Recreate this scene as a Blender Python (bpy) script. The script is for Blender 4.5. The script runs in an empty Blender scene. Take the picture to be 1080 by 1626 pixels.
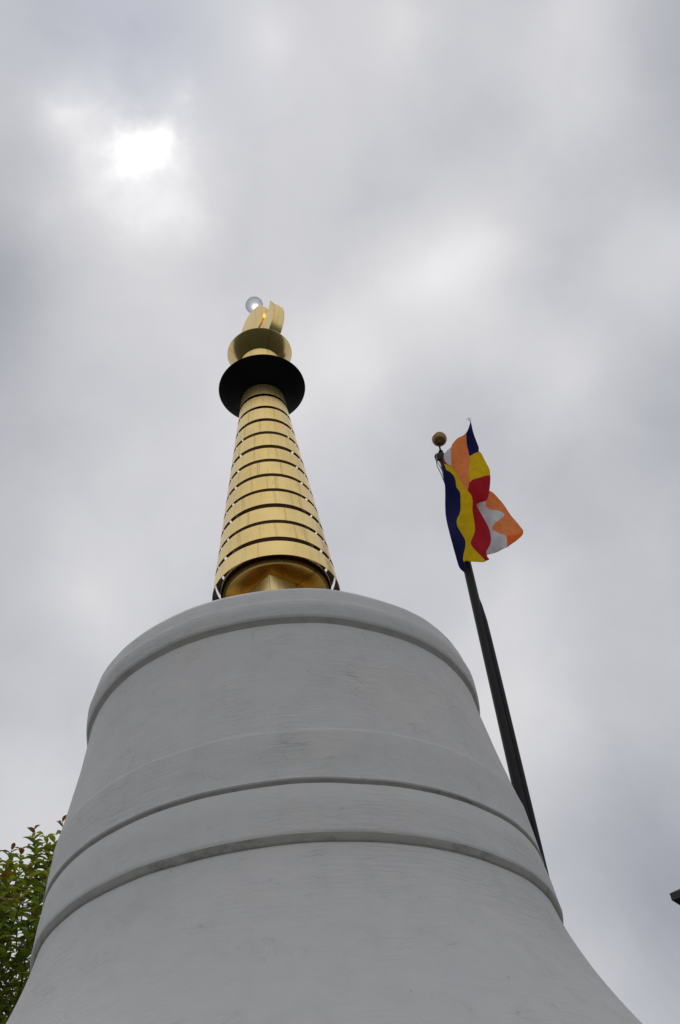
import bpy, bmesh, math, random
from mathutils import Vector, Matrix, noise, geometry
R = math.radians
S = bpy.context.scene
COL = S.collection

# ------------------------------------------------------------ camera
EYE = Vector((0, 0, 1.6))
PITCH, ROLL = R(44.77), R(-7.57)
fwd = Vector((0, math.cos(PITCH), math.sin(PITCH)))
upv = Vector((0, -math.sin(PITCH), math.cos(PITCH)))
rtv = Vector((1, 0, 0))
r2 = math.cos(ROLL) * rtv + math.sin(ROLL) * upv
u2 = -math.sin(ROLL) * rtv + math.cos(ROLL) * upv
cam = bpy.data.objects.new('camera', bpy.data.cameras.new('camera'))
COL.objects.link(cam)
cam.matrix_world = Matrix.Translation(EYE) @ Matrix((r2, u2, -fwd)).transposed().to_4x4()
cam.data.sensor_fit = 'VERTICAL'
cam.data.sensor_height = 24.0
cam.data.lens = 1735 / 1626 * 24.0
cam.data.clip_start = 0.05
cam.data.clip_end = 3000
S.camera = cam
S.render.resolution_x, S.render.resolution_y = 680, 1024

# ------------------------------------------------------------ view, sky and sun
S.view_settings.view_transform = 'Standard'
S.view_settings.look = 'None'
S.view_settings.exposure = 0.0
S.view_settings.gamma = 1.0
SUN_AZ, SUN_EL = R(-16.4), R(63.2)

def direction(az, el):
    return Vector((math.sin(az) * math.cos(el), math.cos(az) * math.cos(el), math.sin(el)))

W = bpy.data.worlds.new("World")
S.world = W
W.use_nodes = True
wn, wl = W.node_tree.nodes, W.node_tree.links
wn.clear()
def N(nodes, t, **kw):
    n = nodes.new(t)
    for k, v in kw.items():
        if isinstance(k, str) and hasattr(n, k): setattr(n, k, v)
    return n
def wmath(op, a, b=None, c=None, clamp=False):
    n = wn.new('ShaderNodeMath'); n.operation = op; n.use_clamp = clamp
    for i, v in enumerate((a, b, c)):
        if v is None: continue
        if isinstance(v, (int, float)): n.inputs[i].default_value = v
        else: wl.new(v, n.inputs[i])
    return n.outputs[0]
def wnoise(vec, scale, detail, rough=.5, dist=0.):
    n = wn.new('ShaderNodeTexNoise'); n.inputs['Scale'].default_value = scale
    n.inputs['Detail'].default_value = detail; n.inputs['Roughness'].default_value = rough
    n.inputs['Distortion'].default_value = dist
    wl.new(vec, n.inputs['Vector']); return n.outputs['Fac']
tc = wn.new('ShaderNodeTexCoord').outputs['Generated']
nrm = wn.new('ShaderNodeVectorMath'); nrm.operation = 'NORMALIZE'; wl.new(tc, nrm.inputs[0])
DIR = nrm.outputs[0]
# slow warp of the direction so that the patches of cloud get ragged, soft edges
wp = wn.new('ShaderNodeTexNoise'); wp.inputs['Scale'].default_value = 5.5; wp.inputs['Detail'].default_value = 4
wp.inputs['Roughness'].default_value = .5
wl.new(DIR, wp.inputs['Vector'])
sub = wn.new('ShaderNodeVectorMath'); sub.operation = 'SUBTRACT'; wl.new(wp.outputs['Color'], sub.inputs[0]); sub.inputs[1].default_value = (.5, .5, .5)
scl = wn.new('ShaderNodeVectorMath'); scl.operation = 'SCALE'; wl.new(sub.outputs[0], scl.inputs[0]); scl.inputs['Scale'].default_value = .16
add = wn.new('ShaderNodeVectorMath'); add.operation = 'ADD'; wl.new(DIR, add.inputs[0]); wl.new(scl.outputs[0], add.inputs[1])
WDIR = add.outputs[0]
scl2 = wn.new('ShaderNodeVectorMath'); scl2.operation = 'SCALE'; wl.new(sub.outputs[0], scl2.inputs[0]); scl2.inputs['Scale'].default_value = .06
add2 = wn.new('ShaderNodeVectorMath'); add2.operation = 'ADD'; wl.new(DIR, add2.inputs[0]); wl.new(scl2.outputs[0], add2.inputs[1])
MDIR = add2.outputs[0]
wp3 = wn.new('ShaderNodeTexNoise'); wp3.inputs['Scale'].default_value = 13; wp3.inputs['Detail'].default_value = 5; wp3.inputs['Roughness'].default_value = .6
wl.new(DIR, wp3.inputs['Vector'])
sub3 = wn.new('ShaderNodeVectorMath'); sub3.operation = 'SUBTRACT'; wl.new(wp3.outputs['Color'], sub3.inputs[0]); sub3.inputs[1].default_value = (.5, .5, .5)
scl3 = wn.new('ShaderNodeVectorMath'); scl3.operation = 'SCALE'; wl.new(sub3.outputs[0], scl3.inputs[0]); scl3.inputs['Scale'].default_value = .085
add3 = wn.new('ShaderNodeVectorMath'); add3.operation = 'ADD'; wl.new(DIR, add3.inputs[0]); wl.new(scl3.outputs[0], add3.inputs[1])
FDIR = add3.outputs[0]
def blob(az, el, width, amp, vec=None, power=1.0):
    """soft patch of thinner (amp > 0) or thicker (amp < 0) cloud round a compass direction"""
    d = wn.new('ShaderNodeVectorMath'); d.operation = 'DISTANCE'
    wl.new(vec or MDIR, d.inputs[0]); d.inputs[1].default_value = direction(R(az), R(el))
    q = wmath('DIVIDE', d.outputs['Value'], R(width))
    q = wmath('POWER', q, 2.0 * power)
    g = wmath('EXPONENT', wmath('MULTIPLY', q, -1.0))
    return wmath('MULTIPLY', g, amp)
BLOBS = [
    (-33.4, 66.1, 5.2, -0.047),
    (-26.0, 67.2, 5.2, 0.028),
    (-16.2, 68.1, 5.2, -0.124),
    (-7.4, 68.3, 5.2, 0.071),
    (-0.9, 68.2, 5.2, 0.076),
    (6.3, 67.7, 5.2, -0.036),
    (13.8, 66.9, 5.2, 0.098),
    (25.8, 64.6, 5.2, -0.022),
    (33.9, 62.1, 5.2, 0.217),
    (38.9, 60.0, 5.2, -0.169),
    (-30.3, 61.3, 5.2, -0.016),
    (-26.8, 61.8, 5.2, 0.087),
    (-3.1, 63.0, 5.2, 0.025),
    (9.0, 62.1, 5.2, -0.025),
    (21.0, 59.9, 5.2, -0.060),
    (28.7, 57.7, 5.2, 0.116),
    (34.0, 55.7, 5.2, -0.135),
    (-28.1, 56.4, 5.2, -0.155),
    (-22.2, 57.2, 5.2, 0.055),
    (-13.0, 57.9, 5.2, 0.036),
    (-4.1, 57.9, 5.2, 0.024),
    (6.6, 57.0, 5.2, -0.092),
    (11.7, 56.3, 5.2, 0.163),
    (15.4, 55.5, 5.2, 0.191),
    (20.0, 54.5, 5.2, -0.111),
    (23.8, 53.4, 5.2, -0.143),
    (28.6, 51.8, 5.2, 0.241),
    (-26.2, 51.3, 5.2, -0.078),
    (-19.0, 52.2, 5.2, 0.055),
    (-9.6, 52.5, 5.2, -0.004),
    (-1.1, 52.2, 5.2, 0.104),
    (3.7, 51.8, 5.2, 0.065),
    (9.8, 50.9, 5.2, -0.068),
    (19.2, 48.9, 5.2, 0.141),
    (22.6, 47.9, 5.2, 0.027),
    (26.2, 46.7, 5.2, -0.161),
    (-24.8, 46.1, 5.2, -0.004),
    (-18.1, 46.7, 5.2, -0.013),
    (-11.1, 47.0, 5.2, 0.080),
    (3.2, 46.2, 5.2, 0.017),
    (7.3, 45.6, 5.2, -0.007),
    (16.5, 43.7, 5.2, -0.058),
    (23.2, 41.8, 5.2, -0.002),
    (-23.6, 40.8, 5.2, -0.055),
    (-17.1, 41.3, 5.2, 0.184),
    (-11.5, 41.4, 5.2, -0.062),
    (10.3, 39.4, 5.2, 0.046),
    (15.4, 38.2, 5.2, 0.019),
    (20.5, 36.8, 5.2, -0.005),
    (-20.7, 33.6, 5.2, -0.065),
    (7.6, 32.0, 5.2, 0.142),
    (11.6, 31.2, 5.2, 0.001),
    (17.0, 30.0, 5.2, -0.018),
    (-19.5, 30.0, 5.2, 0.130),
    (10.4, 27.7, 5.2, -0.026),
    (15.7, 26.6, 5.2, 0.006),
    (11.0, 24.0, 5.2, -0.016),
    (14.4, 23.3, 5.2, -0.141),
    (10.7, 20.0, 5.2, 0.120),
    (13.6, 19.5, 5.2, -0.123),
    (-20.8, 71.8, 5.2, 0.027),
    (16.1, 70.9, 5.2, 0.013),
    (39.0, 65.3, 5.2, -0.018),
    (-1.2, 68.5, 1.0, 0.080),
    (15.3, 67.6, 1.3, 0.050),
    (-23.4, 64.8, 1.6, 0.100),
    (-26.0, 64.3, 1.2, 0.050),
    (-16.4, 64.8, 1.0, -0.040),
    (-11.4, 66.0, 1.2, 0.040),
    (12.3, 55.8, 1.3, 0.060),
    (16.0, 55.9, 1.3, 0.060),
    (8.4, 55.6, 1.1, 0.030),
    (1.9, 53.5, 2.0, 0.050),
    (4.2, 51.7, 1.5, 0.030),
    (19.7, 48.4, 1.4, 0.050),
    (-27.9, 56.1, 2.6, -0.030),
    (10.7, 60.3, 3.0, -0.020),
    (20.0, 52.8, 2.4, -0.030),
    (-13.2, 60.3, 2.0, 0.040),
    (-21.2, 60.1, 1.6, 0.030),
    (-29.3, 61.8, 1.5, -0.030),
    (33.3, 64.3, 1.5, 0.040),
    (-10.7, 58.5, 2.0, -0.030),
    (-26.0, 59.8, 1.4, 0.030),
    (9.4, 50.0, 2.5, -0.030),
    (-18.7, 41.2, 1.4, 0.040),
    (11.4, 20.2, 1.3, 0.020),

]
n1 = wnoise(WDIR, 3.0, 5, .5)
n2 = wnoise(WDIR, 8.0, 5, .55)
val = wmath('ADD', wmath('MULTIPLY', wmath('SUBTRACT', n1, .5), .11), .545)
val = wmath('ADD', val, wmath('MULTIPLY', wmath('SUBTRACT', n2, .5), .18))
for b in BLOBS: val = wmath('ADD', val, blob(*b))
# the sun behind thin cloud: a bright core and a ragged bright gap round it
val = wmath('ADD', val, blob(-17.2, 63.25, 1.45, .50, FDIR, 1.3))
val = wmath('ADD', val, blob(-17.3, 63.0, 3.0, .24, FDIR))
val = wmath('ADD', val, blob(-20.3, 61.2, 1.8, .08, FDIR))
val = wmath('ADD', val, blob(-13.2, 61.4, 1.6, .08, FDIR))
val = wmath('ADD', val, blob(-24.6, 64.6, .9, .10, FDIR))
val = wmath('ADD', val, blob(-11.6, 66.2, .6, .08, FDIR))
val = wmath('ADD', val, blob(175, 48, 34, .15))  # added bright sky behind the camera, lifts the reflections in the gold
val = wmath('MAXIMUM', val, .25)
# colour of the cloud: darker cloud is bluer
ramp = wn.new('ShaderNodeValToRGB')
ramp.color_ramp.elements[0].position = .30; ramp.color_ramp.elements[0].color = (.935, .98, 1.11, 1)
ramp.color_ramp.elements[1].position = .70; ramp.color_ramp.elements[1].color = (1.0, .995, 1.025, 1)
wl.new(wmath('ADD', val, blob(-18.5, 68.5, 5.5, -.22)), ramp.inputs[0])
cc = wn.new('ShaderNodeVectorMath'); cc.operation = 'SCALE'; wl.new(ramp.outputs[0], cc.inputs[0])
wl.new(wmath('MULTIPLY', val, 10.0), cc.inputs['Scale'])
sky = wn.new('ShaderNodeTexSky'); sky.sky_type = 'NISHITA'; sky.sun_disc = False
sky.sun_elevation = SUN_EL; sky.sun_rotation = SUN_AZ; sky.air_density = 1.0; sky.dust_density = 2.0
mixn = wn.new('ShaderNodeMix'); mixn.data_type = 'RGBA'; mixn.inputs[0].default_value = .985
wl.new(sky.outputs[0], mixn.inputs[6]); wl.new(cc.outputs[0], mixn.inputs[7])
bg = wn.new('ShaderNodeBackground'); bg.inputs['Strength'].default_value = .1
wl.new(mixn.outputs[2], bg.inputs['Color'])
wo = wn.new('ShaderNodeOutputWorld'); wl.new(bg.outputs[0], wo.inputs['Surface'])

sl = bpy.data.lights.new('sun', 'SUN'); sl.energy = .6; sl.angle = R(20); sl.color = (1, .96, .9)
so = bpy.data.objects.new('sun', sl); COL.objects.link(so)
so.rotation_euler = (-direction(SUN_AZ, SUN_EL)).to_track_quat('-Z', 'Y').to_euler()
so.location = (0, 0, 40)

# ------------------------------------------------------------ materials
def mat(name):
    m = bpy.data.materials.new(name); m.use_nodes = True
    nt = m.node_tree; b = nt.nodes['Principled BSDF']
    return m, nt, b
class NT:
    def __init__(s, nt): s.nt = nt; s.n = nt.nodes; s.l = nt.links
    def put(s, v, sock):
        if v is None: return
        if hasattr(v, 'is_linked') or hasattr(v, 'links'): s.l.new(v, sock)
        else: sock.default_value = v
    def math(s, op, a, b=None, c=None, clamp=False):
        n = s.n.new('ShaderNodeMath'); n.operation = op; n.use_clamp = clamp
        for i, v in enumerate((a, b, c)): s.put(v, n.inputs[i])
        return n.outputs[0]
    def noise(s, vec, scale, detail=3, rough=.5, dist=0.):
        n = s.n.new('ShaderNodeTexNoise'); s.put(vec, n.inputs['Vector'])
        n.inputs['Scale'].default_value = scale; n.inputs['Detail'].default_value = detail
        n.inputs['Roughness'].default_value = rough; n.inputs['Distortion'].default_value = dist
        return n.outputs['Fac']
    def ramp(s, fac, *stops):
        n = s.n.new('ShaderNodeValToRGB'); e = n.color_ramp.elements
        while len(e) < len(stops): e.new(.5)
        for i, (p, c) in enumerate(stops):
            e[i].position = p; e[i].color = (c, c, c, 1) if isinstance(c, (int, float)) else (*c, 1)
        s.put(fac, n.inputs[0]); return n.outputs[0]
    def mix(s, fac, a, b, mode='MIX'):
        n = s.n.new('ShaderNodeMix'); n.data_type = 'RGBA'; n.blend_type = mode
        s.put(fac, n.inputs[0])
        for v, k in ((a, 6), (b, 7)):
            if isinstance(v, tuple): n.inputs[k].default_value = (*v, 1)[:4]
            else: s.l.new(v, n.inputs[k])
        return n.outputs[2]
    def obj(s): return s.n.new('ShaderNodeTexCoord').outputs['Object']
    def sep(s, v):
        n = s.n.new('ShaderNodeSeparateXYZ'); s.l.new(v, n.inputs[0]); return n.outputs
    def comb(s, x, y, z):
        n = s.n.new('ShaderNodeCombineXYZ')
        for i, v in enumerate((x, y, z)): s.put(v, n.inputs[i])
        return n.outputs[0]
    def cyl(s):
        """(sin, cos of azimuth, height) wrapped so that noise runs round the axis without a seam"""
        o = s.obj(); x, y, z = s.sep(o)
        v = s.n.new('ShaderNodeVectorMath'); v.operation = 'MULTIPLY'; s.l.new(o, v.inputs[0]); v.inputs[1].default_value = (1, 1, 0)
        m = s.n.new('ShaderNodeVectorMath'); m.operation = 'NORMALIZE'; s.l.new(v.outputs[0], m.inputs[0])
        cx, cy, _ = s.sep(m.outputs[0]); return cx, cy, z
    def bump(s, b, h, strength, dist=.01):
        n = s.n.new('ShaderNodeBump'); n.inputs['Strength'].default_value = strength; n.inputs['Distance'].default_value = dist
        s.put(h, n.inputs['Height']); s.l.new(n.outputs[0], b.inputs['Normal'])

def m_plaster():
    m, nt, b = mat('white_plaster'); t = NT(nt)
    cx, cy, z = t.cyl()
    brush = t.noise(t.comb(t.math('MULTIPLY', cx, 9), t.math('MULTIPLY', cy, 9), t.math('MULTIPLY', z, 48)), 1.0, 5, .68, .8)
    brush2 = t.noise(t.comb(t.math('MULTIPLY', cx, 16), t.math('MULTIPLY', cy, 16), t.math('MULTIPLY', z, 130)), 1.0, 3, .6, .2)
    where = t.ramp(t.noise(t.obj(), 1.6, 3, .55), (.42, .0), (.66, 1.))
    broad = t.noise(t.obj(), 1.1, 4, .55)
    lump = t.noise(t.obj(), 7, 3, .5)
    col = t.mix(t.ramp(broad, (.30, 0.), (.72, 1.)), (.54, .552, .546), (.588, .574, .555))
    # grey weathering blotches and rain streaks
    streak = t.noise(t.comb(t.math('MULTIPLY', cx, 13), t.math('MULTIPLY', cy, 13), t.math('MULTIPLY', z, .9)), 1.0, 4, .6)
    col = t.mix(t.math('MULTIPLY', t.ramp(streak, (.50, 0.), (.74, 1.)), .30), col, (.48, .49, .49))
    blot = t.noise(t.obj(), 4.5, 6, .65, .4)
    col = t.mix(t.math('MULTIPLY', t.ramp(blot, (.50, 0.), (.70, 1.)), .28), col, (.42, .43, .43))
    ck = t.noise(t.obj(), 1.9, 4, .55, .8)
    col = t.mix(t.math('MULTIPLY', t.math('MULTIPLY', t.ramp(ck, (.4985, 0.), (.5, 1.), (.5015, 0.)), t.ramp(blot, (.5, 0.), (.6, 1.))), .35), col, (.22, .22, .21))
    # dark pin holes and scuffs
    sp = t.noise(t.comb(t.math('MULTIPLY', cx, 26), t.math('MULTIPLY', cy, 26), t.math('MULTIPLY', z, 15)), 1.0, 5, .72)
    col = t.mix(t.math('MULTIPLY', t.ramp(sp, (.675, 0.), (.72, 1.)), .5), col, (.16, .16, .15))
    nt.links.new(col, b.inputs['Base Color'])
    b.inputs['Roughness'].default_value = .62
    b.inputs['Specular IOR Level'].default_value = .35
    h = t.math('ADD', t.math('MULTIPLY', t.math('MULTIPLY', brush, where), 1.5), t.math('MULTIPLY', brush2, .15))
    h = t.math('ADD', h, t.math('MULTIPLY', lump, 1.3))
    t.bump(b, h, .5, .013)
    return m
def m_soffit():
    """underside of the bands: plaster with the shade painted in, plus mould spots"""
    m, nt, b = mat('shaded_mouldy_plaster'); t = NT(nt)
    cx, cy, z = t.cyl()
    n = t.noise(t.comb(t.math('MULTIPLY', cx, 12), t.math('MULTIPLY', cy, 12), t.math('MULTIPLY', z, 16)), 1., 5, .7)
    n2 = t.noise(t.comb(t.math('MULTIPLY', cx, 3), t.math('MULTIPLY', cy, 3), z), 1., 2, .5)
    col = t.mix(t.ramp(n, (.40, 0.), (.66, 1.)), (.38, .375, .355), (.31, .31, .29))  # underside shade painted in as a darker base
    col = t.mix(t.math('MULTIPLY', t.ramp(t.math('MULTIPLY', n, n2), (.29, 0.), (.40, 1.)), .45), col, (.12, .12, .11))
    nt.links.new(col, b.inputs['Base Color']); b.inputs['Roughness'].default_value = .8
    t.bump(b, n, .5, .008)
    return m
def m_gold(name='gilded_copper', rough=.26, base=(1.0, .765, .315), dark=(.30, .20, .07)):
    m, nt, b = mat(name); t = NT(nt)
    cx, cy, z = t.cyl()
    st = t.noise(t.comb(t.math('MULTIPLY', cx, 9), t.math('MULTIPLY', cy, 9), t.math('MULTIPLY', z, .8)), 1., 4, .65, .1)
    bl = t.noise(t.obj(), 5, 5, .6)
    col = t.mix(t.ramp(bl, (.35, 0.), (.7, 1.)), base, (base[0]*.92, base[1]*.87, base[2]*.80))
    thin = t.noise(t.comb(t.math('MULTIPLY', cx, 20), t.math('MULTIPLY', cy, 20), t.math('MULTIPLY', z, 1.6)), 1., 3, .5, .9)
    line = t.ramp(thin, (.4955, 0.), (.5, 1.), (.5045, 0.))
    gate = t.ramp(t.noise(t.obj(), 4.1, 3, .55), (.50, 0.), (.55, 1.))
    col = t.mix(t.math('MULTIPLY', t.math('MULTIPLY', line, gate), .75), col, (.10, .07, .03))
    col = t.mix(t.math('MULTIPLY', t.ramp(st, (.56, 0.), (.72, 1.)), .6), col, dark)
    nt.links.new(col, b.inputs['Base Color'])
    b.inputs['Metallic'].default_value = 1.0
    nt.links.new(t.math('MULTIPLY_ADD', st, .12, rough - .06), b.inputs['Roughness'])
    t.bump(b, t.noise(t.obj(), 6, 1, .5), .05, .01)
    return m
def m_plain(name, col, rough=.6, metal=0., var=.25, scale=8, bump=.1, spec=.5):
    m, nt, b = mat(name); t = NT(nt)
    n = t.noise(t.obj(), scale, 4, .6)
    c2 = tuple(c * (1 - var) for c in col)
    nt.links.new(t.mix(t.ramp(n, (.35, 0.), (.68, 1.)), col, c2), b.inputs['Base Color'])
    b.inputs['Roughness'].default_value = rough; b.inputs['Metallic'].default_value = metal
    b.inputs['Specular IOR Level'].default_value = spec
    if bump: t.bump(b, n, bump, .005)
    return m
def m_cloth(name, col):
    m, nt, b = mat(name); t = NT(nt)
    n = t.noise(t.obj(), 16, 4, .6)
    wv = t.noise(t.obj(), 420, 1, .5)
    c = t.mix(t.ramp(n, (.35, 0.), (.68, 1.)), col, tuple(x * .86 for x in col))
    nt.links.new(c, b.inputs['Base Color']); b.inputs['Roughness'].default_value = .75
    b.inputs['Specular IOR Level'].default_value = .2
    t.bump(b, t.math('ADD', wv, t.math('MULTIPLY', n, 3)), .18, .004)
    tr = nt.nodes.new('ShaderNodeBsdfTranslucent'); nt.links.new(c, tr.inputs['Color'])
    mx = nt.nodes.new('ShaderNodeMixShader'); mx.inputs[0].default_value = .5
    out = nt.nodes['Material Output']
    nt.links.new(b.outputs[0], mx.inputs[1]); nt.links.new(tr.outputs[0], mx.inputs[2]); nt.links.new(mx.outputs[0], out.inputs[0])
    return m
def m_leaf():
    m, nt, b = mat('leaf'); t = NT(nt)
    at = nt.nodes.new('ShaderNodeAttribute'); at.attribute_name = 'tint'
    col = t.ramp(at.outputs['Fac'], (0., (.06, .095, .012)), (.45, (.15, .185, .025)), (.78, (.25, .24, .035)), (.9, (.17, .095, .02)), (1., (.14, .042, .018)))
    nt.links.new(col, b.inputs['Base Color']); b.inputs['Roughness'].default_value = .42
    tr = nt.nodes.new('ShaderNodeBsdfTranslucent'); nt.links.new(t.mix(1., col, (1.3, 1.5, .7), 'MULTIPLY'), tr.inputs['Color'])
    mx = nt.nodes.new('ShaderNodeMixShader'); mx.inputs[0].default_value = .45
    out = nt.nodes['Material Output']
    nt.links.new(b.outputs[0], mx.inputs[1]); nt.links.new(tr.outputs[0], mx.inputs[2]); nt.links.new(mx.outputs[0], out.inputs[0])
    return m
def m_glass():
    m, nt, b = mat('crystal'); t = NT(nt)
    b.inputs['Base Color'].default_value = (.72, .74, .77, 1); b.inputs['Roughness'].default_value = .42
    b.inputs['Transmission Weight'].default_value = 1.; b.inputs['IOR'].default_value = 1.52
    return m
def m_ground():
    m, nt, b = mat('lawn'); t = NT(nt)
    n = t.noise(t.obj(), .35, 5, .6); n2 = t.noise(t.obj(), 30, 3, .7)
    c = t.mix(t.ramp(n, (.35, 0.), (.65, 1.)), (.028, .038, .014), (.05, .055, .026))
    c = t.mix(t.ramp(n2, (.3, 0.), (.7, 1.)), c, (.02, .026, .011))
    nt.links.new(c, b.inputs['Base Color']); b.inputs['Roughness'].default_value = .9
    t.bump(b, n2, .6, .03)
    return m
def m_paving():
    m, nt, b = mat('paving'); t = NT(nt)
    br = nt.nodes.new('ShaderNodeTexBrick'); nt.links.new(t.obj(), br.inputs['Vector'])
    br.inputs['Scale'].default_value = 2.2; br.inputs['Mortar Size'].default_value = .012
    br.inputs['Color1'].default_value = (.19, .185, .175, 1); br.inputs['Color2'].default_value = (.15, .148, .142, 1)
    br.inputs['Mortar'].default_value = (.10, .10, .09, 1)
    n = t.noise(t.obj(), 3, 5, .65)
    nt.links.new(t.mix(t.ramp(n, (.3, 0.), (.7, .6)), br.outputs['Color'], (.15, .15, .135)), b.inputs['Base Color'])
    b.inputs['Roughness'].default_value = .85; t.bump(b, br.outputs['Fac'], -.4, .01)
    return m

PLASTER, SOFFIT = m_plaster(), m_soffit()
GOLD = m_gold()
GOLD2 = m_gold('polished_gilded_copper', .20)
GOLDS = m_gold('mirror_gilded_copper', .15, (.80, .60, .28))
GOLDB = m_gold('dim_reflection_gilded_copper', .26, (.52, .36, .13), (.16, .09, .03))  # drum gold: its dim underside reflection is painted into the base colour
GOLD3 = m_gold('satin_gilded_copper', .30, (1.0, .77, .335))
SHADEGOLD = m_gold('shade_dark_gilding', .45, (.16, .10, .045), (.06, .035, .015))  # shade inside the spire and rings painted in as dark gold
BLACK = m_plain('black_enamel', (.006, .0055, .006), .6, 0, .3, 9, .05, .12)
POLEM = m_plain('black_painted_steel', (.010, .010, .011), .45, 0, .35, 6, .05, .25)
BRASS = m_plain('weathered_brass', (.27, .185, .085), .42, 1., .35, 18, .1)
ROPE = m_plain('grey_rope', (.30, .30, .29), .9, 0, .3, 60, .2)
LEAF = m_leaf()
BARK = m_plain('bark', (.055, .042, .03), .9, 0, .4, 22, .5)
TWIG = m_plain('green_brown_twig', (.06, .045, .022), .8, 0, .3, 30, .1)
CRYSTAL = m_glass()
LAWN, PAVE = m_ground(), m_paving()
ROOFM = m_plain('dark_roof_tile', (.035, .032, .034), .7, 0, .35, 14, .3)
TIMBER = m_plain('dark_brown_timber', (.045, .022, .014), .6, 0, .4, 12, .2)
WALLM = m_plain('cream_render', (.55, .50, .40), .8, 0, .12, 5, .2)
WINM, _nt, _b = mat('window_glass'); _b.inputs['Base Color'].default_value = (.03, .035, .04, 1); _b.inputs['Roughness'].default_value = .06
NT(_nt).bump(_b, NT(_nt).noise(NT(_nt).obj(), 1.5, 1), .04, .02)

# ------------------------------------------------------------ mesh helpers
def link(name, bm, mats, parent=None, loc=None, smooth=None, kind=None):
    me = bpy.data.meshes.new(name); bm.to_mesh(me); bm.free()
    for m in (mats if isinstance(mats, (list, tuple)) else [mats]): me.materials.append(m)
    o = bpy.data.objects.new(name, me); COL.objects.link(o)
    if loc is not None: o.location = loc
    if parent is not None: o.parent = parent
    if smooth is not None:
        me.shade_smooth(); me.set_sharp_from_angle(angle=R(smooth))
    if kind: o['kind'] = kind
    return o
def tag(o, label=None, cat=None, group=None, kind=None):
    for k, v in (('label', label), ('category', cat), ('group', group), ('kind', kind)):
        if v: o[k] = v
    return o
def empty(name, loc, rz=0):
    o = bpy.data.objects.new(name, None); COL.objects.link(o); o.location = loc; o.rotation_euler = (0, 0, rz)
    o.empty_display_size = .3
    return o
def lathe(bm, prof, seg=160, matfn=None, wob=0.0, closed=False):
    rings = []
    for r, z in prof:
        if r < 1e-5: rings.append([bm.verts.new((0, 0, z))]); continue
        ring = []
        for i in range(seg):
            a = 2 * math.pi * i / seg; rr, zz = r, z
            if wob:
                q = Vector((math.cos(a) * 2.2, math.sin(a) * 2.2, z * 1.3))
                rr += wob * noise.noise(q * 1.0) + wob * .4 * noise.noise(q * 3.1 + Vector((5, 0, 0))) + wob * .16 * noise.noise(q * 9.0)
                zz += wob * .7 * noise.noise(Vector((math.cos(a) * 4, math.sin(a) * 4, round(z, 1) * 3)))
            ring.append(bm.verts.new((rr * math.cos(a), rr * math.sin(a), zz)))
        rings.append(ring)
    pairs = list(zip(rings, rings[1:]))
    if closed: pairs.append((rings[-1], rings[0]))
    for k, (a, b) in enumerate(pairs):
        for i in range(seg):
            j = (i + 1) % seg
            if len(a) == 1 and len(b) == 1: continue
            if len(a) == 1: vs = (a[0], b[j], b[i])
            elif len(b) == 1: vs = (a[i], a[j], b[0])
            else: vs = (a[i], a[j], b[j], b[i])
            f = bm.faces.new(vs)
            if matfn: f.material_index = matfn(k)
def box(bm, x0, x1, y0, y1, z0, z1, bevel=0., mi=0, M=None):
    g = bmesh.ops.create_cube(bm, size=1.)
    vs = g['verts']
    bmesh.ops.scale(bm, vec=(x1 - x0, y1 - y0, z1 - z0), verts=vs)
    bmesh.ops.translate(bm, vec=((x0 + x1) / 2, (y0 + y1) / 2, (z0 + z1) / 2), verts=vs)
    fs = {f for v in vs for f in v.link_faces}
    for f in fs: f.material_index = mi
    if bevel:
        es = {e for v in vs for e in v.link_edges}
        r = bmesh.ops.bevel(bm, geom=list(es), offset=bevel, segments=2, affect='EDGES', profile=.5)
        vs = list({v for f in r['faces'] for v in f.verts} | {v for v in vs if v.is_valid})
    if M is not None: bmesh.ops.transform(bm, matrix=M, verts=vs)
def tube(bm, pts, radii, seg=12, mi=0, cap=True):
    pts = [Vector(p) for p in pts]
    if isinstance(radii, (int, float)): radii = [radii] * len(pts)
    rings = []; prev = None
    for i, p in enumerate(pts):
        d = (pts[min(i + 1, len(pts) - 1)] - pts[max(i - 1, 0)]).normalized()
        a = prev if prev else (Vector((1, 0, 0)) if abs(d.x) < .8 else Vector((0, 1, 0)))
        u = (a - a.dot(d) * d).normalized(); prev = u; v = d.cross(u)
        rings.append([bm.verts.new(p + radii[i] * (math.cos(2 * math.pi * k / seg) * u + math.sin(2 * math.pi * k / seg) * v)) for k in range(seg)])
    for a, b in zip(rings, rings[1:]):
        for i in range(seg):
            j = (i + 1) % seg; f = bm.faces.new((a[i], a[j], b[j], b[i])); f.material_index = mi
    if cap:
        for r_ in (list(reversed(rings[0])), rings[-1]): bm.faces.new(r_).material_index = mi

# ------------------------------------------------------------ ground
bm = bmesh.new(); bmesh.ops.create_grid(bm, x_segments=40, y_segments=40, size=600)
link('ground', bm, LAWN, kind='structure')
bm = bmesh.new(); bmesh.ops.create_circle(bm, cap_ends=True, segments=96, radius=8.5)
AX = Vector((6 * math.sin(R(-5.11)), 6 * math.cos(R(-5.11)), 0))
bmesh.ops.translate(bm, vec=(AX.x, AX.y, .006), verts=bm.verts)
link('pavement', bm, PAVE, kind='structure')

# ------------------------------------------------------------ stupa
stupa = empty('stupa', AX)
tag(stupa, 'white bell shaped stupa with three plaster bands and tall ringed golden spire', 'stupa')
# stepped base and flared foot (below the picture)
bm = bmesh.new()
for w, z0, z1 in ((3.3, .0, .35), (3.0, .347, .75), (2.75, .747, 1.2)):
    box(bm, -w, w, -w, w, z0, z1, .02)
link('stepped_base', bm, PLASTER, stupa, smooth=35)

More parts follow.
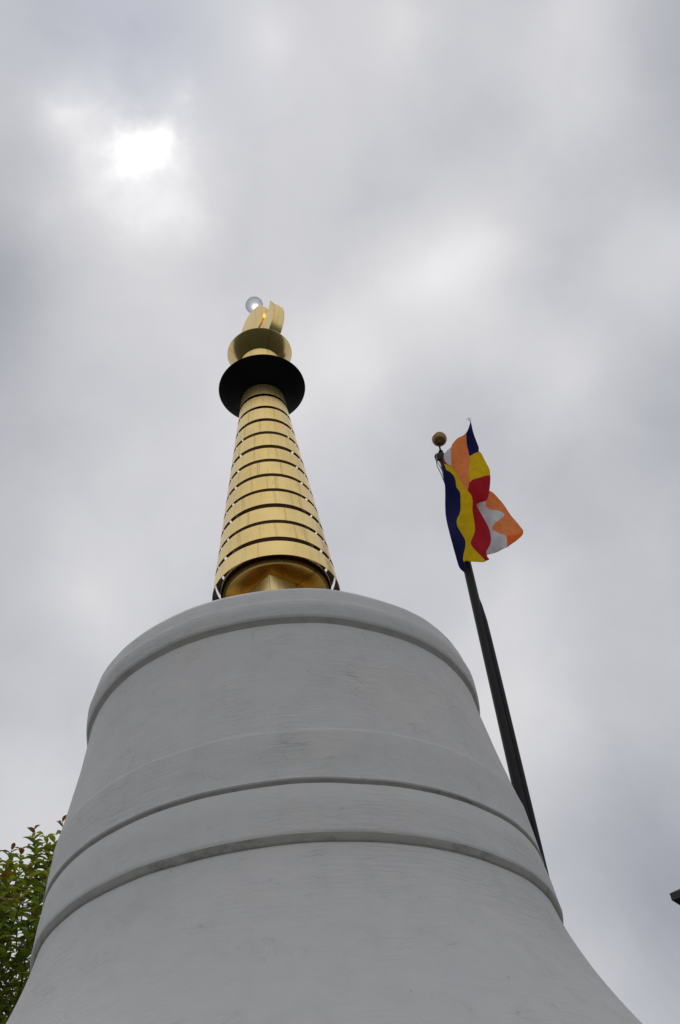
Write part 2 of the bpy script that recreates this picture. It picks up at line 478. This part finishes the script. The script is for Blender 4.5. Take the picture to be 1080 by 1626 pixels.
def arc(r0, z0, pts):
    return [(r, z) for r, z in pts]
def bellr(z):
    s = 4.065 - z
    return 1.425 + .2172 * s + .3191 * s * s - .0404 * s ** 3
prof = [(2.745, 1.19), (2.745, 1.32), (2.70, 1.42), (2.62, 1.50), (2.56, 1.56)]
z = 2.0
lo = bellr(2.25)
prof += [(2.60, 1.72), (2.55, 1.95), (2.48, 2.15)]
k = 2.30
while k < 4.03:
    prof.append((min(bellr(k), 2.44), k)); k += .06
prof += [(1.4275, 4.050), (1.424, 4.066), (1.415, 4.085)]
bm = bmesh.new(); lathe(bm, prof, 256, wob=.009)
link('bell_body', bm, PLASTER, stupa, smooth=40)

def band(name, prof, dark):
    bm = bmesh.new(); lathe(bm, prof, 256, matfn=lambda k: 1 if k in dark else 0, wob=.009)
    return link(name, bm, [PLASTER, SOFFIT], stupa, smooth=34)
# lowest band (profiles run bottom to top)
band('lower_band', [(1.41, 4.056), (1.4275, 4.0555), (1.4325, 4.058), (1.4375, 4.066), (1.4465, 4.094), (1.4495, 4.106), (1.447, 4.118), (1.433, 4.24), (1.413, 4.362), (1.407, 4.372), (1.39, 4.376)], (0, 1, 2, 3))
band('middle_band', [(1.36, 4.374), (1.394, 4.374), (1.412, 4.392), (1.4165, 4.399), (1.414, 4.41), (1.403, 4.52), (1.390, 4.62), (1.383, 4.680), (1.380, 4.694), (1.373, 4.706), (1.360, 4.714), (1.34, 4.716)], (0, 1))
wall = []
for i in range(22):
    s = i / 21 * .80
    wall.append((1.2285 + .14 * s + .055 * s * s, 5.50 - s))
bm = bmesh.new(); lathe(bm, list(reversed(wall)), 256, wob=.009)
link('drum_wall', bm, PLASTER, stupa, smooth=40)
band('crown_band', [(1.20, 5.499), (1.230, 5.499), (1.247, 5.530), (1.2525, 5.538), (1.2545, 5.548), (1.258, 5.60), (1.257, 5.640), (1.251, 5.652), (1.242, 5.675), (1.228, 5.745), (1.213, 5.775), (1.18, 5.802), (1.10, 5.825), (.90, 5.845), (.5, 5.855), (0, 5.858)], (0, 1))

# harmika: square gilded box, one corner towards the path
bm = bmesh.new()
box(bm, -.304, .304, -.304, .304, 5.85, 6.598, .004, M=Matrix.Rotation(R(45), 4, 'Z'))
box(bm, -.2, .2, -.2, .2, 6.597, 6.74, .004, M=Matrix.Rotation(R(45), 4, 'Z'))
harm = link('harmika', bm, GOLD3, stupa, smooth=30)
bm = bmesh.new()
box(bm, -.0015, .0015, -.4315, -.424, 5.86, 6.595)
link('corner_seam', bm, SHADEGOLD, harm)
# round gilded drum above it
bm = bmesh.new()
lathe(bm, [(0, 6.738), (.370, 6.738), (.378, 6.741), (.390, 6.755), (.398, 6.775), (.400, 6.80), (.396, 6.83), (.378, 6.86), (.372, 6.88), (.35, 6.93), (.30, 6.935), (0, 6.936)], 128)
link('gilded_drum', bm, GOLDB, stupa, smooth=40)

spire = link('spire', (lambda b: (lathe(b, [(.33, 6.93), (.325, 6.99), (.130, 9.06), (0, 9.062)], 96), b)[1])(bmesh.new()), SHADEGOLD, stupa, smooth=40)
cone = lambda z: .462 - .1233 * (z - 6.744)
ring_rng = random.Random(4)
for k in range(12):
    z0 = 6.751 + .1903 * k; z1 = z0 + .1903 - .041
    z0 += ring_rng.uniform(-.004, .004); z1 += ring_rng.uniform(-.004, .004)
    ra, rb = cone(z0), cone(z1); zb = z0; z0 = 0; z1 = z1 - zb
    bm = bmesh.new(); t_ = .004
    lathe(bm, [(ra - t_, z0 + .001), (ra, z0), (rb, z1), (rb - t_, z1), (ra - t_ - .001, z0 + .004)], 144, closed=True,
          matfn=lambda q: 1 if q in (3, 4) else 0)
    o = link('ring', bm, [GOLD, SHADEGOLD], spire, smooth=32)
    ang = ring_rng.uniform(0, 360)
    o.rotation_euler = (R(ring_rng.uniform(-.25, .25)), R(ring_rng.uniform(-.25, .25)), R(ang))
    o.location = (0, 0, zb)

# black umbrella disc
bm = bmesh.new()
lathe(bm, [(.150, 9.020), (.186, 9.034), (.200, 9.046), (.30, 9.108), (.374, 9.146), (.378, 9.150), (.377, 9.156), (.36, 9.162), (.20, 9.20), (0, 9.21)], 128, matfn=None)
link('umbrella_disc', bm, [BLACK], stupa, smooth=30)
bm = bmesh.new()
lathe(bm, [(.19, 9.19), (.192, 9.36), (.186, 9.372), (.172, 9.376), (.170, 9.40), (.176, 9.412), (.180, 9.44), (.180, 9.505), (.172, 9.515), (.15, 9.52)], 96)
link('neck_collar', bm, GOLD3, stupa, smooth=30)
bm = bmesh.new()
lathe(bm, [(.150, 9.512), (.166, 9.516), (.180, 9.528), (.226, 9.580), (.289, 9.655), (.292, 9.661), (.288, 9.664), (.222, 9.592), (.15, 9.545), (0, 9.54)], 128)
link('bowl', bm, GOLDS, stupa, smooth=40)

# crescent moon with the sun disc in it and the crystal ball on top
U_AZ = R(-47)       # the crescent's plane: its right horn comes towards the path
def plate(bm, outline, t, bev=.006):
    vs = [bm.verts.new((x, -t / 2, z)) for x, z in outline]
    f = bm.faces.new(vs)
    r = bmesh.ops.extrude_face_region(bm, geom=[f])
    bmesh.ops.translate(bm, vec=(0, t, 0), verts=[v for v in r['geom'] if isinstance(v, bmesh.types.BMVert)])
    bmesh.ops.recalc_face_normals(bm, faces=bm.faces)
Rc, zc, ri, zi = .33, 9.96, .293, 10.172
a_out = math.atan2(10.12 - zc, .289); a_in = math.atan2(10.12 - zi, .289)
out = [(Rc * math.cos(a), zc + Rc * math.sin(a)) for a in [a_out - (a_out + math.pi - (-a_out)) * 0 - i * (math.pi + 2 * a_out) / 60 for i in range(61)]]
inn = [(ri * math.cos(a), zi + ri * math.sin(a)) for a in [-math.pi - a_in + i * (math.pi + 2 * a_in) / 48 for i in range(1, 48)]]
bm = bmesh.new(); plate(bm, out + inn, .122)
o = link('crescent_moon', bm, GOLD3, stupa, smooth=40); o.rotation_euler = (0, 0, U_AZ)
bm = bmesh.new(); plate(bm, [(.186 * math.cos(i * math.pi / 36), 10.105 + .186 * math.sin(i * math.pi / 36)) for i in range(72)], .118)
o = link('sun_disc', bm, GOLD3, stupa, smooth=40); o.rotation_euler = (0, 0, U_AZ)
bm = bmesh.new(); lathe(bm, [(.02, 10.27), (.022, 10.30), (.018, 10.345), (.022, 10.372), (0, 10.374)], 40)
link('finial_stem', bm, GOLD3, stupa, smooth=40)
bm = bmesh.new(); bmesh.ops.create_uvsphere(bm, u_segments=64, v_segments=32, radius=.084)
link('crystal_ball', bm, CRYSTAL, stupa, loc=(-.02, 0, 10.448), smooth=180)

# ------------------------------------------------------------ flagpole
PAZ = R(8.25)
PB = Vector((7.6 * math.sin(PAZ), 7.6 * math.cos(PAZ), 0))
pole = empty('flagpole', PB + Vector((-.042 * math.cos(PAZ), .042 * math.sin(PAZ), 0)), -PAZ)      # local x = right, local -y = towards the path
pole.rotation_euler = (0, .042 / 9.6, -PAZ)     # it leans a touch
tag(pole, 'tall black metal flagpole with a small brass ball, standing behind the white stupa', 'flagpole')
bm = bmesh.new()
lathe(bm, [(.16, 0), (.16, .03), (.075, .035), (.062, .15), (.053, 3), (.046, 6), (.040, 8.6), (.031, 9.60), (0, 9.605)], 40)
link('pole', bm, POLEM, pole, smooth=40)
bm = bmesh.new()
pts = [(.064, -.01, .4)] + [(.060 - .0018 * i, -.01, .4 + i * .9) for i in range(1, 8)] + [(.046, -.01, 7.30), (.044, -.008, 7.50), (.036, -.004, 7.68), (.020, 0, 7.85)]
tube(bm, pts, [.021] * 8 + [.020, .019, .016, .010], 16)
link('cable_conduit', bm, POLEM, pole, smooth=60)
bm = bmesh.new()
lathe(bm, [(.012, 9.55), (.030, 9.56), (.040, 9.59), (.042, 9.64), (.034, 9.68), (.018, 9.70), (.014, 9.715), (.024, 9.725), (.010, 9.74), (.008, 9.85), (0, 9.85)], 32)
g = bmesh.ops.create_cone(bm, cap_ends=True, segments=24, radius1=.045, radius2=.045, depth=.03)
bmesh.ops.rotate(bm, cent=(0, 0, 0), matrix=Matrix.Rotation(R(90), 3, 'X'), verts=g['verts'])
bmesh.ops.translate(bm, vec=(-.028, -.02, 9.635), verts=g['verts'])
link('truck', bm, POLEM, pole, smooth=40)
bm = bmesh.new(); bmesh.ops.create_uvsphere(bm, u_segments=48, v_segments=24, radius=.077)
link('finial_ball', bm, BRASS, pole, loc=(.015, 0, 9.912), smooth=180)
bm = bmesh.new()
tube(bm, [(-.062, -.03, 9.63), (-.066, -.03, 9.50), (-.044, -.02, 9.38), (-.022, .034, 9.2), (-.010, .046, 8.5), (-.010, .056, 7), (-.010, .062, 5), (-.010, .075, 1.3)], .0045, 8)
tube(bm, [(-.045, -.05, 9.66), (-.058, -.055, 9.55), (-.035, -.05, 9.44), (-.022, -.045, 9.36)], .0045, 8)
link('halyard', bm, ROPE, pole, smooth=60)

# ------------------------------------------------------------ flag
FRONT={
 'blue':[(0.002,9.451),(0.011,9.305),(0.057,9.272),(0.081,9.192),(0.063,9.095),(0.096,9.011),(0.071,8.882),(0.050,8.764),(-0.020,8.615),(0.009,8.471),(0.040,8.367),(-0.030,8.167),(-0.026,8.110),(-0.032,8.019),(-0.060,8.061),(-0.081,8.104),(-0.085,8.169),(-0.089,8.272),(-0.094,8.416),(-0.098,8.691),(-0.090,8.845),(-0.044,9.086),(-0.029,9.211),(-0.016,9.313)],
 'yellow':[(0.001,9.400),(0.062,9.362),(0.097,9.280),(0.130,9.105),(0.159,8.994),(0.188,8.906),(0.188,8.840),(0.161,8.748),(0.156,8.649),(0.150,8.559),(0.119,8.450),(0.072,8.352),(0.075,8.306),(0.119,8.165),(0.163,8.050),(0.150,8.039),(0.081,8.077),(-0.008,8.138),(-0.030,8.167),(0.040,8.367),(0.009,8.471),(-0.020,8.615),(0.050,8.764),(0.071,8.882),(0.096,9.011),(0.063,9.095),(0.081,9.192),(0.057,9.272),(0.011,9.305)],
 'red':[(0.169,8.987),(0.185,9.037),(0.210,9.066),(0.272,9.104),(0.342,9.132),(0.412,9.165),(0.403,9.099),(0.388,9.028),(0.362,8.938),(0.319,8.803),(0.242,8.823),(0.205,8.807),(0.233,8.705),(0.255,8.588),(0.272,8.454),(0.263,8.327),(0.241,8.261),(0.192,8.181),(0.184,8.101),(0.206,8.062),(0.163,8.050),(0.119,8.165),(0.075,8.306),(0.072,8.352),(0.119,8.450),(0.150,8.559),(0.156,8.649),(0.161,8.748),(0.188,8.840),(0.188,8.906)],
 'redrim':[(0.009,9.538),(0.029,9.566),(0.010,9.470),(0.033,9.387),(0.073,9.361),(0.062,9.362),(0.001,9.400)],
 'white':[(0.029,9.566),(0.071,9.598),(0.112,9.650),(0.077,9.428),(0.073,9.361),(0.033,9.387),(0.010,9.470)],
 'orange':[(0.112,9.650),(0.125,9.703),(0.175,9.742),(0.234,9.772),(0.290,9.800),(0.271,9.671),(0.267,9.502),(0.263,9.426),(0.232,9.322),(0.204,9.087),(0.169,8.987),(0.159,8.994),(0.130,9.105),(0.097,9.280),(0.073,9.361),(0.077,9.428)],
 'blue2':[(0.290,9.800),(0.327,9.840),(0.355,9.906),(0.368,9.949),(0.366,9.892),(0.362,9.782),(0.369,9.668),(0.379,9.531),(0.321,9.525),(0.270,9.501),(0.271,9.671)],
 'yellow2':[(0.270,9.501),(0.321,9.525),(0.378,9.524),(0.402,9.346),(0.424,9.256),(0.412,9.165),(0.342,9.132),(0.272,9.104),(0.210,9.066),(0.204,9.087),(0.232,9.322),(0.263,9.426)],
}
WING={
 'white':[(0.170,8.921),(0.204,8.969),(0.318,8.954),(0.295,8.854),(0.330,8.815),(0.393,8.810),(0.465,8.778),(0.389,8.664),(0.283,8.562),(0.337,8.509),(0.411,8.450),(0.395,8.309),(0.314,8.289),(0.226,8.300),(0.156,8.258),(0.157,8.387),(0.218,8.468),(0.229,8.584),(0.206,8.738)],
 'orange':[(0.295,8.854),(0.301,8.948),(0.326,9.114),(0.380,9.105),(0.424,9.056),(0.460,8.949),(0.482,8.865),(0.501,8.803),(0.538,8.677),(0.582,8.571),(0.482,8.461),(0.411,8.450),(0.337,8.509),(0.283,8.562),(0.389,8.664),(0.465,8.778),(0.393,8.810),(0.330,8.815)],
 'orange_shaded':[(0.582,8.571),(0.576,8.525),(0.510,8.429),(0.458,8.364),(0.395,8.309),(0.411,8.450),(0.482,8.461)],  # shade on the lower fold painted in as a deeper orange
}

def inside(p, poly):
    c = False; n = len(poly)
    for i in range(n):
        x1, y1 = poly[i]; x2, y2 = poly[i - 1]
        if (y1 > p[1]) != (y2 > p[1]) and p[0] < (x2 - x1) * (p[1] - y1) / (y2 - y1) + x1: c = not c
    return c
def rounded(polys):
    """corner cutting, the same on both sides of a shared border; junctions and sharp tips stay"""
    nb = {}
    for q in polys.values():
        for i, p in enumerate(q): nb.setdefault(p, set()).add(frozenset((q[i - 1], q[(i + 1) % len(q)])))
    def pinned(a, p, b):
        u, v = Vector(a) - Vector(p), Vector(b) - Vector(p)
        return len(nb[p]) > 1 or u.length < .004 or v.length < .004 or u.angle(v) < R(65)
    res = {}
    for n, q in polys.items():
        out = []
        for i, p in enumerate(q):
            a, b = q[i - 1], q[(i + 1) % len(q)]
            if pinned(a, p, b): out.append(p); continue
            A = tuple(round(p[k] + .25 * (a[k] - p[k]), 4) for k in (0, 1)); B = tuple(round(p[k] + .25 * (b[k] - p[k]), 4) for k in (0, 1))
            out += [A, B]
        res[n] = out
    return res
FRONT = rounded(rounded(FRONT)); WING = rounded(rounded(WING))
CM = {'blue': 0, 'blue2': 0, 'yellow': 1, 'yellow2': 1, 'red': 2, 'redrim': 2, 'white': 3, 'orange': 4, 'orange_shaded': 5}
CLOTH = [m_cloth('blue_cloth', (.020, .023, .15)), m_cloth('yellow_cloth', (.90, .68, .008)), m_cloth('red_cloth', (.62, .022, .045)),
         m_cloth('white_cloth', (.84, .85, .88)), m_cloth('orange_cloth', (.98, .43, .15)), m_cloth('shaded_orange_cloth', (.95, .28, .04))]
def sheet(bm, polys, dfun, step=.018):
    verts, edges = [], []
    index = {}
    def vid(p):
        k = (round(p[0], 4), round(p[1], 4))
        if k not in index: index[k] = len(verts); verts.append(Vector(k))
        return index[k]
    for poly in polys.values():
        ids = []
        for i in range(len(poly)):
            a, b = Vector(poly[i]), Vector(poly[(i + 1) % len(poly)])
            m = max(1, int((b - a).length / step))
            for j in range(m): ids.append(vid(a.lerp(b, j / m)))
        for i in range(len(ids)):
            e = (ids[i], ids[(i + 1) % len(ids)])
            if e[0] != e[1]: edges.append(e)
    xs = [p[0] for q in polys.values() for p in q]; ys = [p[1] for q in polys.values() for p in q]
    y = min(ys); row = 0
    while y < max(ys):
        x = min(xs) + (step / 2 if row % 2 else 0)
        while x < max(xs):
            if any(inside((x, y), q) for q in polys.values()): verts.append(Vector((x, y)))
            x += step
        y += step * .87; row += 1
    vo, eo, fo, *_ = geometry.delaunay_2d_cdt(verts, edges, [], 0, 1e-4, False)
    bv = {}
    for f in fo:
        c = sum((vo[i] for i in f), Vector((0, 0))) / len(f)
        hit = [n for n, q in polys.items() if inside(c, q)]
        if not hit:      # slivers between two colours belong to the one beside them
            e = .016
            for dx, dy in ((e, 0), (0, e), (e * .7, e * .7), (e * .7, -e * .7)):
                ha = [n for n, q in polys.items() if inside((c[0] + dx, c[1] + dy), q)]
                hb = [n for n, q in polys.items() if inside((c[0] - dx, c[1] - dy), q)]
                if ha and hb: hit = ha; break
        if not hit: continue
        vs = []
        for i in f:
            if i not in bv: bv[i] = bm.verts.new((vo[i].x, -dfun(vo[i].x, vo[i].y), vo[i].y))
            vs.append(bv[i])
        try: bm.faces.new(vs).material_index = CM[hit[0]]
        except ValueError: pass
d1 = lambda a, z: .095 + .024 * math.sin(9 * a + 5.5 * z) + .02 * math.sin(17 * a - 8 * z + 1) + .007 * math.sin(38 * a + 11 * z)
d2 = lambda a, z: -.02 + .03 * math.sin(14 * a + 4 * z) + .008 * math.sin(31 * a - 17 * z) - .25 * max(0, a - .2)
bm = bmesh.new()
sheet(bm, FRONT, d1); sheet(bm, WING, d2)
# frayed threads at the torn corner
rg = random.Random(7)
for i in range(5):
    x, z = .366 + rg.uniform(-.008, .004), 9.955
    tube(bm, [(x, -d1(x, z), z - .02), (x + rg.uniform(-.02, .015), -d1(x, z) + rg.uniform(-.01, .01), z + rg.uniform(.005, .02)), (x + rg.uniform(-.03, .01), -d1(x, z), z + rg.uniform(.02, .045))], .0012, 5, 0)
flag = link('flag', bm, CLOTH, None, loc=PB, smooth=80)
flag.rotation_euler = (0, 0, -PAZ)
sm = flag.modifiers.new('thickness', 'SOLIDIFY'); sm.thickness = .002
tag(flag, 'crumpled flag in blue, yellow, red, white and orange hanging from the black pole', 'flag')

# ------------------------------------------------------------ tree
rt = random.Random(11)
TB = Vector((-3.75, 8.65, 0))
tree = empty('leafy_tree', TB)
tag(tree, 'leafy green tree with bronze tinged shoot tips, rising behind the left side of the stupa', 'tree')
bm = bmesh.new()
tube(bm, [(0, 0, 0), (.03, .02, .5), (-.02, .05, 1.3), (.04, 0, 2.3), (0, .03, 3.2), (.03, 0, 4.2), (.05, 0, 5.2)], [.13, .105, .092, .08, .062, .04, .015], 14)
for i in range(26):
    z0 = 1.6 + i * .13; a = i * 2.4
    L = 1.0 - abs(z0 - 3) * .18
    d = Vector((math.cos(a), math.sin(a), 0))
    b0 = Vector((.02, .02, z0))
    tube(bm, [b0, b0 + d * L * .4 + Vector((0, 0, .25)), b0 + d * L * .8 + Vector((0, 0, .75)), b0 + d * L + Vector((0, 0, 1.15))], [.034, .024, .015, .006], 7)
link('trunk', bm, BARK, tree, smooth=60)
leafbm = bmesh.new(); tint = leafbm.verts.layers.float.new('tint')
twigbm = bmesh.new()
def leaf(base, d, up, L, tn):
    """pointed, folded leaf that arches over and droops at the tip"""
    d = d.normalized(); side = d.cross(up)
    if side.length < .05: side = d.orthogonal()
    side.normalize(); up = side.cross(d).normalized()
    Wd = L * rt.uniform(.17, .24)
    droop = rt.uniform(.15, .65)
    prev = None
    for s, w in ((0, .04), (.25, .78), (.5, 1.), (.75, .68), (1., .03)):
        c = base + d * (L * s * (1 - .12 * s)) - up * (droop * L * s * s)
        row = [leafbm.verts.new(c - side * Wd * w + up * Wd * w * .45), leafbm.verts.new(c), leafbm.verts.new(c + side * Wd * w + up * Wd * w * .45)]
        for v in row: v[tint] = tn
        if prev:
            for i in (0, 1):
                leafbm.faces.new((prev[i], prev[i + 1], row[i + 1], row[i]))
        prev = row
def shoot(p0, p1, n, tipred):
    p0, p1 = Vector(p0), Vector(p1)
    bend = Vector((rt.uniform(-.05, .05), rt.uniform(-.05, .05), 0))
    P = lambda s: p0.lerp(p1, s) + bend * math.sin(s * math.pi)
    tube(twigbm, [P(i / 5) for i in range(6)], [.0065, .0058, .005, .0042, .0033, .002], 5)
    ax = (p1 - p0).normalized()
    a = rt.uniform(0, 6.28)
    for i in range(n):
        s = .08 + .92 * (i // 2 + .5) / (n / 2)
        a += 3.14 if i % 2 else 1.5
        out = Vector((math.cos(a), math.sin(a), 0))
        d = out * rt.uniform(.7, 1.) + ax * rt.uniform(.45, 1.0)
        L = rt.uniform(.10, .15) * (1 - .35 * max(0, s - .8) / .2)
        tn = rt.uniform(.15, .72)
        if s > .86 and rt.random() < tipred: tn = rt.uniform(.74, 1.)
        elif rt.random() < .03: tn = rt.uniform(.72, .95)
        leaf(P(s), d, ax, L, tn)
# crown envelope: an uneven upright egg
def crown_r(z, a):
    s = (z - 1.5) / 5.2
    if s < 0 or s > 1: return 0
    return (1.45 * math.sin(math.pi * min(1, s * .92 + .06)) ** .75) * (1 + .16 * math.sin(3 * a + z * 2.1) + .1 * math.sin(5 * a - z * 3))
for i in range(1000):
    z = rt.uniform(1.6, 5.4); a = rt.uniform(0, 6.283)
    r = crown_r(z, a) * math.sqrt(rt.uniform(.05, 1))
    p = Vector((r * math.cos(a), r * math.sin(a), z))
    lean = Vector((math.cos(a), math.sin(a), 0)) * rt.uniform(.05, .35) * r
    L = rt.uniform(.45, .9)
    shoot(p, p + lean + Vector((rt.uniform(-.1, .1), rt.uniform(-.1, .1), L)), int(L * 34), .35)
# the topmost shoots that stand out against the sky: (tip x, y, z) in the tree's space
for tip, L in (
    ((0.720, -0.138, 6.674), 0.8),
    ((0.904, 0.042, 6.820), 0.9),
    ((0.882, -0.274, 6.498), 0.6),
    ((0.569, -0.223, 6.428), 0.6),
    ((0.552, 0.056, 6.606), 0.7),
    ((0.356, -0.016, 6.554), 0.7),
    ((0.998, -0.357, 6.326), 0.5),
    ((0.845, -0.348, 6.324), 0.6),
    ((0.830, -0.469, 6.150), 0.5),
    ((0.570, -0.275, 6.200), 0.5),
    ((0.747, -0.516, 6.128), 0.6),
    ((0.878, -0.152, 6.292), 0.6),
    ((0.347, -0.206, 6.499), 0.7),
    ((0.881, -0.283, 6.096), 0.6),
    ((0.503, -0.124, 6.142), 0.6),
    ((0.686, -0.120, 6.175), 0.6),
    ((0.765, -0.514, 5.839), 0.6),
    ((0.807, -0.101, 5.999), 0.6),
    ((0.419, -0.471, 6.208), 0.7),
    ((0.747, -0.229, 6.518), 0.5),
    ((0.941, -0.259, 6.474), 0.4),
    ):
    tp = Vector(tip); b0 = tp + Vector((rt.uniform(-.12, .12), rt.uniform(-.1, .1), -L))
    shoot(b0, tp, int(L * 38), .8)

link('foliage', leafbm, LEAF, tree)
link('twigs', twigbm, TWIG, tree, smooth=60)

# ------------------------------------------------------------ building at the right
C0 = Vector((15.5 * math.sin(R(14.45)), 15.5 * math.cos(R(14.45)), 8.01))
BR = R(-40)             # local +x: the eave that runs towards the path, local +y: the eave that runs away
house = empty('temple_hall', (C0.x, C0.y, 0), BR)
tag(house, 'hall whose dark brown roof corner pokes in at the right edge', 'building')
H = C0.z; Wx, Wy = 11., 9.
bm = bmesh.new(); box(bm, 1.1, Wx - 1.1, 1.1, Wy - 1.1, 0, H - .15, .02)
wallo = link('wall', bm, WALLM, house)
bm = bmesh.new()
# hipped roof with an upturned corner, thick eaves
def hip(bm):
    rows = []
    n = 24
    per = []
    for (ax_, ay_), (bx_, by_) in (((0, 0), (Wx, 0)), ((Wx, 0), (Wx, Wy)), ((Wx, Wy), (0, Wy)), ((0, Wy), (0, 0))):
        for i in range(n):
            s = i / n; cor = max(0, abs(s - .5) * 2 - .6) / .4
            per.append((ax_ + (bx_ - ax_) * s, ay_ + (by_ - ay_) * s, .10 * cor ** 2))
    def ring(inset, z, lift):
        out = []
        for x, y, c in per:
            X = min(max(x, inset), Wx - inset); Y = min(max(y, inset), Wy - inset)
            out.append(bm.verts.new((X, Y, z + c * lift)))
        return out
    rs = [ring(1.1, H - .16, 0), ring(.12, H - .04, 1), ring(0., H - .03, 1), ring(0., H + .07, 1), ring(.10, H + .13, .9), ring(1.5, H + .75, .3), ring(3., H + 1.7, 0), ring(4.4, H + 2.9, 0)]
    for k, (a, b) in enumerate(zip(rs, rs[1:])):
        for i in range(len(a)):
            j = (i + 1) % len(a)
            try: f = bm.faces.new((a[i], a[j], b[j], b[i])); f.material_index = 1 if k == 0 else 0
            except ValueError: pass
    bm.faces.new(rs[-1])
hip(bm)
bmesh.ops.remove_doubles(bm, verts=bm.verts, dist=.001)
link('roof', bm, [ROOFM, TIMBER], house, smooth=30)
bm = bmesh.new()
i = .35
while i < Wx - .3:
    box(bm, i, i + .09, .22, 1.2, H - .22, H - .10, .005); i += .42
i = .35
while i < Wy - .3:
    box(bm, .22, 1.2, i, i + .09, H - .22, H - .10, .005); i += .42
link('rafters', bm, TIMBER, house)
for axis, L_ in (('x', Wx), ('y', Wy)):
    q = 2.2
    while q < L_ - 2.2:
        for zf in (1.1, 4.6):
            bm = bmesh.new(); bw = bmesh.new()
            if axis == 'x':
                for a_ in ((q, q + .08), (q + 1.12, q + 1.2)): box(bm, a_[0], a_[1], 1.05, 1.12, zf, zf + 1.6)
                for b_ in ((zf - .08, zf), (zf + 1.6, zf + 1.68)): box(bm, q - .03, q + 1.23, 1.03, 1.12, *b_)
                box(bw, q + .08, q + 1.12, 1.08, 1.11, zf, zf + 1.6)
            else:
                for a_ in ((q, q + .08), (q + 1.12, q + 1.2)): box(bm, 1.05, 1.12, a_[0], a_[1], zf, zf + 1.6)
                for b_ in ((zf - .08, zf), (zf + 1.6, zf + 1.68)): box(bm, 1.03, 1.12, q - .03, q + 1.23, *b_)
                box(bw, 1.08, 1.11, q + .08, q + 1.12, zf, zf + 1.6)
            fo_ = link('window', bm, TIMBER, house); link('pane', bw, WINM, fo_)
        q += 2.4
